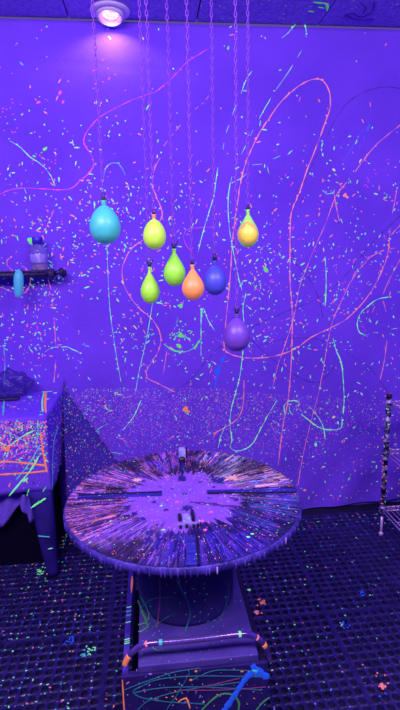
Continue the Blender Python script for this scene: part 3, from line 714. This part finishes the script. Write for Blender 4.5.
for s in range(4200):
    t = nprng.random()*360; ws = np.array([sector(t, *p[0]) for p in PALS])+1e-6
    pal = PALS[nprng.choice(len(PALS), p=ws/ws.sum())][1]; c = np.array(pal[nprng.integers(len(pal))])*(.7 if 235 < t < 345 else 1)*(nprng.choice([.1, .25, .5, .8, 1.0]) if not 215 < t < 350 else nprng.choice([.35, .6, .85, 1.0]))
    r0 = nprng.uniform(.36, .97); ln = nprng.uniform(.08, .5); wk = nprng.choice([1, 1, 2, 3, 4, 7])
    i0, i1 = int(r0*NR), min(NR, int((r0+ln)*NR)); k0 = int(t/360*NA); sk = nprng.uniform(-.12, .12)
    for i in range(i0, i1):
        ww = max(1, int(wk*(1-(i-i0)/(i1-i0+1))+.5)); kk = k0+int(sk*(i-i0))
        for q in range(ww): base[(kk+q) % NA, i] = c
for k in range(NA):                              # broad darker and paler areas of dried paint
    a = math.radians(th[k])
    for i in range(NR):
        v = noise.noise(Vector((rr_[i]*math.cos(a)*3.2, rr_[i]*math.sin(a)*3.2, 11)))+.5*noise.noise(Vector((rr_[i]*math.cos(a)*9, rr_[i]*math.sin(a)*9, 12)))
        base[k, i] *= min(1.25, max(.22, .85+1.5*v))
# the flat lavender pool in the middle, with a ragged edge
edge = np.zeros(NA)
for k in range(NA):
    a = math.radians(th[k]); v = noise.noise(Vector((math.cos(a)*2.2, math.sin(a)*2.2, 0)))*.12+noise.noise(Vector((math.cos(a)*14, math.sin(a)*14, 4)))*.13+noise.noise(Vector((math.cos(a)*50, math.sin(a)*50, 8)))*.07
    edge[k] = .49+v-.02*math.cos(a)-.04*math.sin(a)
PC = np.array((.27, .085, .66))
for k in range(NA):
    a = math.radians(th[k])
    for i in range(NR):
        if rr_[i] < edge[k]:
            f = noise.noise(Vector((rr_[i]*math.cos(a)*6, rr_[i]*math.sin(a)*6, 2)))
            base[k, i] = PC*(1+.18*f)
# dark splotches with legs in the pool
def blot(cx, cyy, r, col, sd, spk=.5):
    for k in range(NA):
        a = math.radians(th[k])
        for i in range(NR):
            x, y = rr_[i]*math.cos(a), rr_[i]*math.sin(a)
            d = math.hypot(x-cx, y-cyy)
            if d < r*1.8:
                g = math.atan2(y-cyy, x-cx)
                if d < r*(1+spk*noise.noise(Vector((math.cos(g)*3, math.sin(g)*3, sd)))*2): base[k, i] = col
def tab(px, py): p = at_z(px, py, TZ); return (p.x-TC.x)/TR_, (p.y-TC.y)/TR_
DK = (.03, .015, .22)
for px_, py_, r, sd in [(218,480,.07,1),(187,508,.045,2),(154,502,.02,3),(143,519,.022,4),(184,494,.022,5),(166,510,.018,6),(134,514,.03,7),(200,482,.018,8),(214,487,.02,10),(231,519,.03,11),(176,538,.035,12),(150,533,.035,13),(206,536,.03,14),(133,487,.03,15),(147,541,.04,16),(165,535,.03,17),(236,500,.022,18),(241,510,.03,19),(172,489,.014,20),(224,531,.035,25),(127,508,.03,26),(160,487,.012,27),(209,498,.012,28)]:
    blot(*tab(px_, py_), r, DK, sd)
for px_, py_, r, sd in [(177,502,.018,21),(222,505,.015,22),(211,512,.02,23),(202,521,.02,24),(205,530,.015,25),(166,477,.015,26)]:
    blot(*tab(px_, py_), r, (.95, .12, .55), sd)
blot(*tab(137,480), .035, (.95,.55,.4), 31); blot(*tab(232,478), .05, (.95,.5,.42), 32, .8)
mb = MB(); vs = []; fs = []
me = bpy.data.meshes.new('tabletop')
for k in range(NA):
    a = math.radians(th[k])
    for i in range(NR):
        r = rr_[i]*TR_; h = 0 if rr_[i] < edge[k] else .0012*float(base[k, i].mean()*1.5+.3)
        vs.append((r*math.cos(a) if i else .0001*math.cos(a), r*math.sin(a) if i else .0001*math.sin(a), TZ+h))
for k in range(NA):
    k2 = (k+1) % NA
    for i in range(NR-1): fs.append((k*NR+i, k*NR+i+1, k2*NR+i+1, k2*NR+i))
me.from_pydata(vs, [], fs)
ca = me.color_attributes.new('paint', 'FLOAT_COLOR', 'POINT')
buf = np.ones((NA*NR, 4), np.float32); buf[:, :3] = np.clip(base.reshape(-1, 3), 0, 1); ca.data.foreach_set('color', buf.ravel())
tm = mat('poured_paint', (.4, .1, .8), .5); nt = tm.node_tree; N = nt.nodes; L = nt.links
at = N.new('ShaderNodeAttribute'); at.attribute_name = 'paint'; L.new(at.outputs['Color'], N['Principled BSDF'].inputs['Base Color']); L.new(at.outputs['Color'], N['Principled BSDF'].inputs['Emission Color']); N['Principled BSDF'].inputs['Emission Strength'].default_value = .12
me.materials.append(tm)
for p in me.polygons: p.use_smooth = True
top = bpy.data.objects.new('tabletop', me); COL.objects.link(top); top.parent = spin
top.location = (0, 0, 0)
rimm = noisy(mat('rim_paint', (.10, .05, .62), .4), (.03, .016, .22), (.11, .055, .52), 30, .5, stretch=(1, 1, .3))
mb = MB(); mb.lathe([(TR_-.006, TZ-.004), (TR_-.002, TZ-.001), (TR_+.004, TZ-.003), (TR_+.005, TZ-.022), (TR_-.003, TZ-.027), (.05, TZ-.027)], (TC.x, TC.y, 0), 120)
mb.build('rim', rimm, spin)
mb = MB()                                        # drips hanging off the rim
for _ in range(90):
    a = rnd.random()*2*PI; l = rnd.uniform(.001, .005); p = Vector((TC.x+(TR_+.0045)*math.cos(a), TC.y+(TR_+.0045)*math.sin(a), TZ-.008))
    mb.tube([p, p-Vector((0,0,.016)), p-Vector((0,0,.018+l))], [.002, .0025, .0012], 6, rnd.choice((0, 0, 0, 0, 0, 0, 0, 1)))
tag(mb.build('paint_drips', [rimm, P_LAV, P_SALMON], spin), kind='stuff')
mb = MB()                                        # flecks on the top
for _ in range(1500):
    a = rnd.random()*2*PI; r = math.sqrt(rnd.random())*TR_*.98; s = rnd.uniform(.0012, .0034)
    fleck(mb, Vector((TC.x+r*math.cos(a), TC.y+r*math.sin(a), TZ+.0018)), Vector((math.cos(a), math.sin(a), 0)), Vector((-math.sin(a), math.cos(a), 0)), Vector((0,0,1)), s*rnd.choice((1.2, 1.5, 2.5)), s, rnd.gauss(0, .4), rnd.choices(range(10), [12, 3, 14, 12, 22, 6, 3, 30, 6, 2])[0])
for px_, py_ in [(161,506),(163,530),(248,537),(252,534)]: fleck(mb, at_z(px_, py_, TZ+.002), Vector((1,0,0)), Vector((0,1,0)), Vector((0,0,1)), .011, .008, 0, 0)
tag(mb.build('paint_splatter', PAINTS, spin), kind='stuff')
mb = MB(); ribbon(mb, [at_z(x, y, TZ+.001) for x, y in smooth_path([(190,502),(200,503),(213,504),(225,506),(238,506.5)], 3)], Vector((0,0,1)), .010, 0, .6)
mb.build('paint_streak', mat('plum_paint', (.10, .02, .28), .5), spin)
# four slots in a cross; clamps stand in the far and the near one
slotm = noisy(mat('slot_blue', (.03, .03, .45), .4), (.015, .012, .22), (.05, .04, .5), 25, .3, stretch=(.2, 3, 1))
def slot(p0, p1, wd):
    p0, p1 = at_z(*p0, TZ), at_z(*p1, TZ); d = (p1-p0).normalized(); s = Vector((-d.y, d.x, 0)); mb = MB()
    def bar(o0, o1, h, mi):
        q = [p0+s*o0, p1+s*o0, p1+s*o1, p0+s*o1]
        mb.add([(*v.xy, TZ-.003) for v in q]+[(*v.xy, TZ+h) for v in q], [(0,3,2,1),(4,5,6,7),(0,1,5,4),(1,2,6,5),(2,3,7,6),(3,0,4,7)], mi)
    bar(-wd/2, -wd*.15, .0035, 0); bar(wd*.28, wd/2, .0045, 1); bar(-wd*.15, wd*.28, .0022, 1 if False else 0)
    return mb.build('slot', [slotm, clipm], spin)
slot((78, 497.5), (162, 494), .026); slot((296, 491.5), (207, 492.5), .026)
slot((182, 470), (181.5, 452), .016); slot((192, 536), (193.5, 566), .034)
cream = noisy(mat('smeared_plate', (.42, .36, .95), .4), (.25, .16, .8), (.5, .5, 1), 60, .2)
def lbox(a, b, m, name, lab=None, par=spin):
    mb = MB(); mb.box(a, b); o = bevel(mb.build(name, m, par), .002); 
    if lab: o['label'] = lab
    return o
q = at_z(182, 459, TZ)
cl1 = lbox((q.x-.012, q.y-.012, TZ-.002), (q.x+.014, q.y+.012, TZ+.045), cream, 'clamp', 'pale upright clamp at the far edge')
lbox((q.x+.014, q.y-.01, TZ), (q.x+.020, q.y+.012, TZ+.046), clipm, 'clamp_arm', None, cl1)
mb = MB(); mb.lathe([(.004, 0), (.012, .002), (.013, .010), (.010, .014), (0, .015)], (q.x-.002, q.y-.020, TZ+.006), 18, axis=(0, -.9, .3)); mb.build('knob', clipm, cl1)
mb = MB(); mb.lathe([(.0, 0), (.008, .002), (.008, .008), (0, .010)], (q.x+.012, q.y-.022, TZ+.001), 14); mb.build('knob_cap', P_RED, cl1)
q2 = at_z(182, 480, TZ)
mb = MB(); mb.tube([(q.x-.001, q.y-.03, TZ+.006), (q2.x, q2.y+.01, TZ+.004)], .004, 8); mb.box((q2.x-.012, q2.y-.010, TZ-.001), (q2.x+.012, q2.y+.012, TZ+.009)); mb.build('clamp_bar', mat('navy_iron', (.02, .015, .2), .4), cl1)
q = at_z(187, 519, TZ)
cl2 = lbox((q.x-.0135, q.y-.026, TZ-.001), (q.x+.0125, q.y+.022, TZ+.005), cream, 'clamp', 'pale square clamp plate near the middle')
lbox((q.x-.026, q.y-.012, TZ-.001), (q.x-.0165, q.y+.016, TZ+.012), clipm, 'bracket', None, cl2)
lbox((q.x+.013, q.y-.018, TZ-.001), (q.x+.0225, q.y+.030, TZ+.014), clipm, 'bracket', None, cl2)
lbox((q.x-.030, q.y-.040, TZ-.001), (q.x+.034, q.y-.030, TZ+.008), mat('greyish_bar', (.3, .2, .7), .4), 'cross_bar', None, cl2)
for i_, dx in enumerate((-.022, -.004, .016, .028)): lbox((q.x+dx-.004, q.y-.052, TZ-.001), (q.x+dx+.004, q.y-.0405, TZ+.007+.002*(i_ % 2)), clipm, 'clamp_tooth', None, cl2)

# stand
PZ = .38
drumm = noisy(mat('drum_navy', (.022, .012, .16), .35), (.016, .009, .12), (.03, .018, .2), 8, .1)
mb = MB(); mb.lathe([(.150, PZ+.014), (.158, PZ+.016), (.160, PZ+.03), (.160, TZ-.045), (.15, TZ-.03), (.10, TZ-.027)], (TC.x, TC.y, 0), 64)
drum = mb.build('drum', drumm, spin)
A = at_z(137, 662, PZ); B = at_z(262, 668, PZ); yf = (A.y+B.y)/2-.005; yb = TC.y+.20
platem = noisy(mat('platform_board', (.13, .07, .5), .5), (.07, .04, .32), (.12, .07, .40), 9, .2)
mb = MB(); mb.box((A.x+.004, yf+.006, PZ-.012), (B.x-.002, yb, PZ+.014)); plate = bevel(mb.build('platform', platem, spin), .003)
FL = at_z(121.5, 668, PZ).x; FR = at_z(269.5, 668, PZ).x
navy = noisy(mat('front_navy', (.022, .012, .13), .35), (.016, .009, .10), (.03, .016, .17), 7, .1)
mb = MB(); mb.box((FL, yf-.012, .03), (FR, yf, PZ+.002)); fpan = bevel(mb.build('front_panel', navy, spin), .003)
railm = noisy(mat('rail_metal', (.09, .05, .5), .3, metal=.3), (.06, .03, .38), (.14, .08, .65), 20, .1)
rail_shadem = mat('rail_shade_black', (.008, .004, .04), .5)  # near-black colour puts the gap's shade onto the right rail
for s_, xr in ((-1, FL+.011), (1, FR-.011)):
    mb = MB(); mb.box((xr-.009, yf, PZ-.03), (xr+.009, yb+.02, PZ-.004)); bevel(mb.build('side_rail', railm if s_ < 0 else rail_shadem, spin), .003)
    for yy in (yf+.002, yb-.0):
        mb = MB(); mb.box((xr-.011, yy, .0125), (xr+.011, yy+.022, PZ-.028)); mb.build('leg', drumm, spin)
mb = MB(); mb.box((FL+.021, yf+.03, .27), (FR-.021, yb-.015, .28)); mb.build('gap_shade', mat('gap_shade_black', (.004, .002, .015), .9, spec=.05), spin)  # added black sheet that stands in for shade in the stand's gaps
mb = MB(); mb.box((FL+.02, yb-.01, PZ-.03), (FR-.02, yb+.012, PZ-.012)); mb.build('rear_rail', drumm, spin)
mb = MB(); mb.box((FL+.02, yf, PZ-.03), (FR-.02, yf+.02, PZ-.012)); mb.build('front_rail', drumm, spin)
mb = MB()                                       # paint on the left rail and edge of the panel
zr = PZ-.0035
for y_, m_ in [(608,0),(612,5),(623,0),(640,0),(642,1),(644,0),(616,5)]:
    p = at_z(124, y_, zr); ribbon(mb, [Vector((FL+.003, p.y, zr)), Vector((FL+.019, p.y+.003, zr))], Vector((0,0,1)), .006, m_)
ribbon(mb, [Vector((FL+.016, at_z(124, y_, zr).y, zr)) for y_ in (577, 582, 588, 594)], Vector((0,0,1)), .006, 3)
ribbon(mb, [Vector((FL+.004, yf-.0125, z)) for z in np.linspace(PZ-.004, .12, 14)], NW, .006, 3, .35)
tag(mb.build('paint_splatter', PAINTS, spin), kind='stuff')
mb = MB()                                       # lines on the front panel
DULL = [mat('dull_teal_paint', (.03, .20, .30), .4), mat('dull_green_paint', (.10, .45, .16), .4), mat('dull_red_paint', (.30, .05, .22), .4), P_LAV, P_ORANGE, P_BLUE, P_CYAN]
QP = lambda x, y: at_y(x, y, yf-.0125)
for m_, wd, pts in [(0,1.4,[(268,677),(200,676),(160,679),(140,687),(133,692),(143,698),(170,702),(205,704)]),(0,1.0,[(124,690),(150,680),(175,672),(200,668)]),(0,1.0,[(133,693),(160,688),(200,687),(262,690)]),
        (1,2.0,[(200,712),(212,700),(222,694),(233,695),(239,703),(238,712)]),(1,1.8,[(255,712),(262,703),(270,697)]),(2,1.1,[(196,688),(215,684),(240,678)]),(2,1.0,[(178,690),(220,690),(266,687)]),
        (0,1.0,[(190,672),(180,690),(165,712)]),(0,.9,[(192,680),(212,671),(232,670),(256,671)]),(4,1.6,[(178,702),(186,698),(190,708)]),(0,.8,[(136,712),(150,700),(185,690),(240,682)])]:
    ribbon(mb, [QP(*q) for q in smooth_path(pts, 3)], NW, wd*.0031, m_)
# the thick blue splash with its run
ribbon(mb, [QP(*q) for q in smooth_path([(252,664),(254,670),(246,678),(238,690),(230,702),(222,714)], 2)], NW, .017, 5, .2, .004)
ribbon(mb, [QP(*q) for q in smooth_path([(252,668),(258,672),(264,675),(268,678)], 2)], NW, .022, 5, .3, .004)
ribbon(mb, [QP(*q) for q in smooth_path([(252,669),(257,671)], 1)], NW, .018, 6, .3, .006)
for _ in range(110): fleck(mb, QP(rnd.uniform(123, 268), rnd.uniform(669, 712)), Vector((1,0,0)), Vector((0,0,1)), NW, rnd.choice((.003, .005, .008)), .003, rnd.random()*PI, rnd.choice((3, 3, 0, 6, 3, 2, 4, 3)))
for x, y in [(196,663),(191,680),(150,674),(242,664)]: fleck(mb, QP(x, max(y, 671)), Vector((1,0,0)), Vector((0,0,1)), NW, .010, .007, 0, 4 if x > 180 else 3)
tag(mb.build('paint_splatter', DULL, fpan), kind='stuff')
mb = MB()                                       # lines on the drum and platform
def DP(px, py):                                 # ray onto the drum wall
    d = ray(px, py); ex, ey = EYE.x-TC.x, EYE.y-TC.y; a = d.x*d.x+d.y*d.y; b = 2*(ex*d.x+ey*d.y); c = ex*ex+ey*ey-.1606**2
    D = b*b-4*a*c
    if D < 0: return None
    p = EYE+d*((-b-math.sqrt(D))/(2*a)); return p if PZ+.014 < p.z < TZ-.02 else None
def PP(px, py): return DP(px, py) or at_z(px, py, PZ+.0146)
for m_, wd, pts in [(0,1.5,[(176,578),(182,590),(188,602),(190,615),(185,632)]),(0,1.2,[(140,610),(150,600),(165,597),(178,598)]),(1,1.3,[(138,600),(142,612),(148,626)]),(1,1.6,[(138,625),(146,622),(149,616),(146,606),(140,596)]),
                 (1,1.3,[(138,632),(145,629),(150,623)]),(1,1.3,[(139,604),(145,616),(148,628)]),(2,1.6,[(160,578),(160,595),(159,612),(157,628)]),(0,1.0,[(150,630),(163,620),(176,612)]),(0,1.0,[(140,590),(146,606),(155,622),(158,628)]),
                 (0,1.1,[(226,580),(228,592),(225,608),(217,624)]),(1,1.1,[(150,644),(156,650),(166,651),(184,651)])]:
    seg = [PP(*q) for q in smooth_path(pts, 2)]
    run = [seg[0]]
    for a_, b_ in zip(seg, seg[1:]):
        if (a_-b_).length > .05:
            if len(run) > 1: ribbon(mb, run, lambda p: (Vector((p.x-TC.x, p.y-TC.y, 0)).normalized() if p.z > PZ+.016 else Vector((0,0,1))), wd*.0034, m_)
            run = []
        run.append(b_)
    if len(run) > 1: ribbon(mb, run, lambda p: (Vector((p.x-TC.x, p.y-TC.y, 0)).normalized() if p.z > PZ+.016 else Vector((0,0,1))), wd*.0034, m_)
for _ in range(130):
    x, y = rnd.uniform(140, 258), rnd.uniform(580, 662); p = PP(x, y)
    if p.z < PZ+.016 and (p.x < A.x+.01 or p.x > B.x-.01): continue
    n_ = Vector((p.x-TC.x, p.y-TC.y, 0)).normalized() if p.z > PZ+.016 else Vector((0,0,1)); s_ = n_.orthogonal().normalized()
    fleck(mb, p, s_, n_.cross(s_), n_, .005, .0035, 0, rnd.choice((3, 0, 6, 3, 2, 1)))
tag(mb.build('paint_splatter', DULL, spin), kind='stuff')
for x, y in [(171,651),(168,656),(139,657)]: pass
# bent tube handle across the front
HY = yf+.03
hp = [at_y(x, y, HY) for x, y in [(124,668),(126,660),(131,651),(139,643),(150,638.5),(170,636.5),(200,633.5),(225,630.5),(242,629.5),(252,632),(260,638),(266,648),(269,660)]]
hp = [Vector((p.x, HY-.02*math.sin(PI*i/12), p.z)) for i, p in enumerate(hp)]
mb = MB(); pts = [hp[0]]
for i in range(len(hp)-1):
    p0, p1, p2, p3 = hp[max(i-1, 0)], hp[i], hp[i+1], hp[min(i+2, len(hp)-1)]
    for j in range(1, 7):
        t = j/6; pts.append(.5*((2*p1)+(-p0+p2)*t+(2*p0-5*p1+4*p2-p3)*t*t+(-p0+3*p1-3*p2+p3)*t**3))
mb.tube(pts, .0088, 14)
tubem = noisy(mat('handle_metal', (.36, .22, .8), .18, metal=.75), (.22, .10, .62), (.42, .25, .85), 14, .05)
hnd = mb.build('handle', tubem, spin)
for f0, f1, m_ in [(.06, .17, 3), (.31, .33, 2), (.37, .39, 5), (.64, .655, 0), (.77, .80, 2), (.86, .9, 3)]:
    mb = MB(); a_, b_ = int(f0*len(pts)), max(int(f0*len(pts))+2, int(f1*len(pts))); mb.tube([p+Vector((0, -.0012, .0012)) for p in pts[a_:b_]], .0084, 12, m_); mb.build('paint_smear', PAINTS, hnd)

# ------------------------------------------------------------------ wire rack at the right
wire = mat('rack_chrome', (.80, .50, .90), .3, metal=.3)
postm = noisy(mat('rack_post', (.02, .01, .08), .4, metal=.4), (.012, .006, .05), (.45, .35, .8), 38, .3, lo=.46, hi=.58)
rx = 1.196; RD = .45; ry = 2.27-RD; rkz = .79
rack = empty('wire_rack', (rx+.3, ry+.2, 0), 'low chrome wire rack with speckled posts at the right edge', 'rack')
RW = .62
for i_, (x, y) in enumerate([(rx, ry), (rx+RW, ry), (rx, ry+RD), (rx+RW, ry+RD)]):
    mb = MB(); mb.tube([(x, y, .13), (x, y, rkz)], .0135, 14); po = mb.build('post', postm, rack)
    mb = MB(); mb.lathe([(.0145, 0), (.015, .012), (.010, .016), (0, .017)], (x, y, rkz), 16); mb.build('post_cap', clipm, po)
    mb = MB(); mb.tube([(x, y, .13), (x, y, .045), (x, y, .03)], [.008, .006, .006], 10); mb.lathe([(.011, .0145), (.013, .019), (.012, .028), (.006, .034)], (x, y, 0), 16); mb.build('foot', wire, po)
def zpost(py): return at_y(386, py, ry+RD).z
for k_, zz in enumerate([rkz-.025, zpost(450), zpost(507)]):
    mb = MB(); d_ = .012
    for dz in (0, -.022):
        for a_, b_ in (((rx, ry), (rx+RW, ry)), ((rx, ry+RD), (rx+RW, ry+RD)), ((rx, ry), (rx, ry+RD)), ((rx+RW, ry), (rx+RW, ry+RD))):
            mb.tube([(*a_, zz+dz), (*b_, zz+dz)], .0036, 8)
    x = rx
    for i in range(int(RW/.04)*2):                       # zigzag truss on the long sides
        for yy in (ry, ry+RD): mb.tube([(rx+i*.02, yy, zz-(0 if i % 2 else .022)), (rx+(i+1)*.02, yy, zz-(.022 if i % 2 else 0))], .0022, 5)
    for i in range(1, int(RW/.024)): mb.tube([(rx+i*.024, ry, zz+.003), (rx+i*.024, ry+RD, zz+.003)], .0024, 6)
    for i in (1, 2): mb.tube([(rx, ry+RD*i/3, zz-.003), (rx+RW, ry+RD*i/3, zz-.003)], .0024, 6)
    for (x, y) in ((rx, ry), (rx+RW, ry), (rx, ry+RD), (rx+RW, ry+RD)): mb.lathe([(.0137, -.03), (.019, -.028), (.017, .006), (.0137, .008)], (x, y, zz), 14, 1)
    o = mb.build('wire_shelf', [wire, postm], rack)
mb = MB()
for _ in range(46):
    a_ = rnd.uniform(PI, 2*PI)-.3; z = rnd.uniform(.16, rkz-.04); n_ = Vector((math.cos(a_), math.sin(a_), 0))
    fleck(mb, Vector((rx, ry+RD, z))+n_*.0136, Vector((-n_.y, n_.x, 0)), Vector((0,0,1)), n_, .012, .006, rnd.random()*PI, rnd.choice((7, 2, 0, 6, 7, 5)))
tag(mb.build('paint_splatter', PAINTS, rack), kind='stuff')
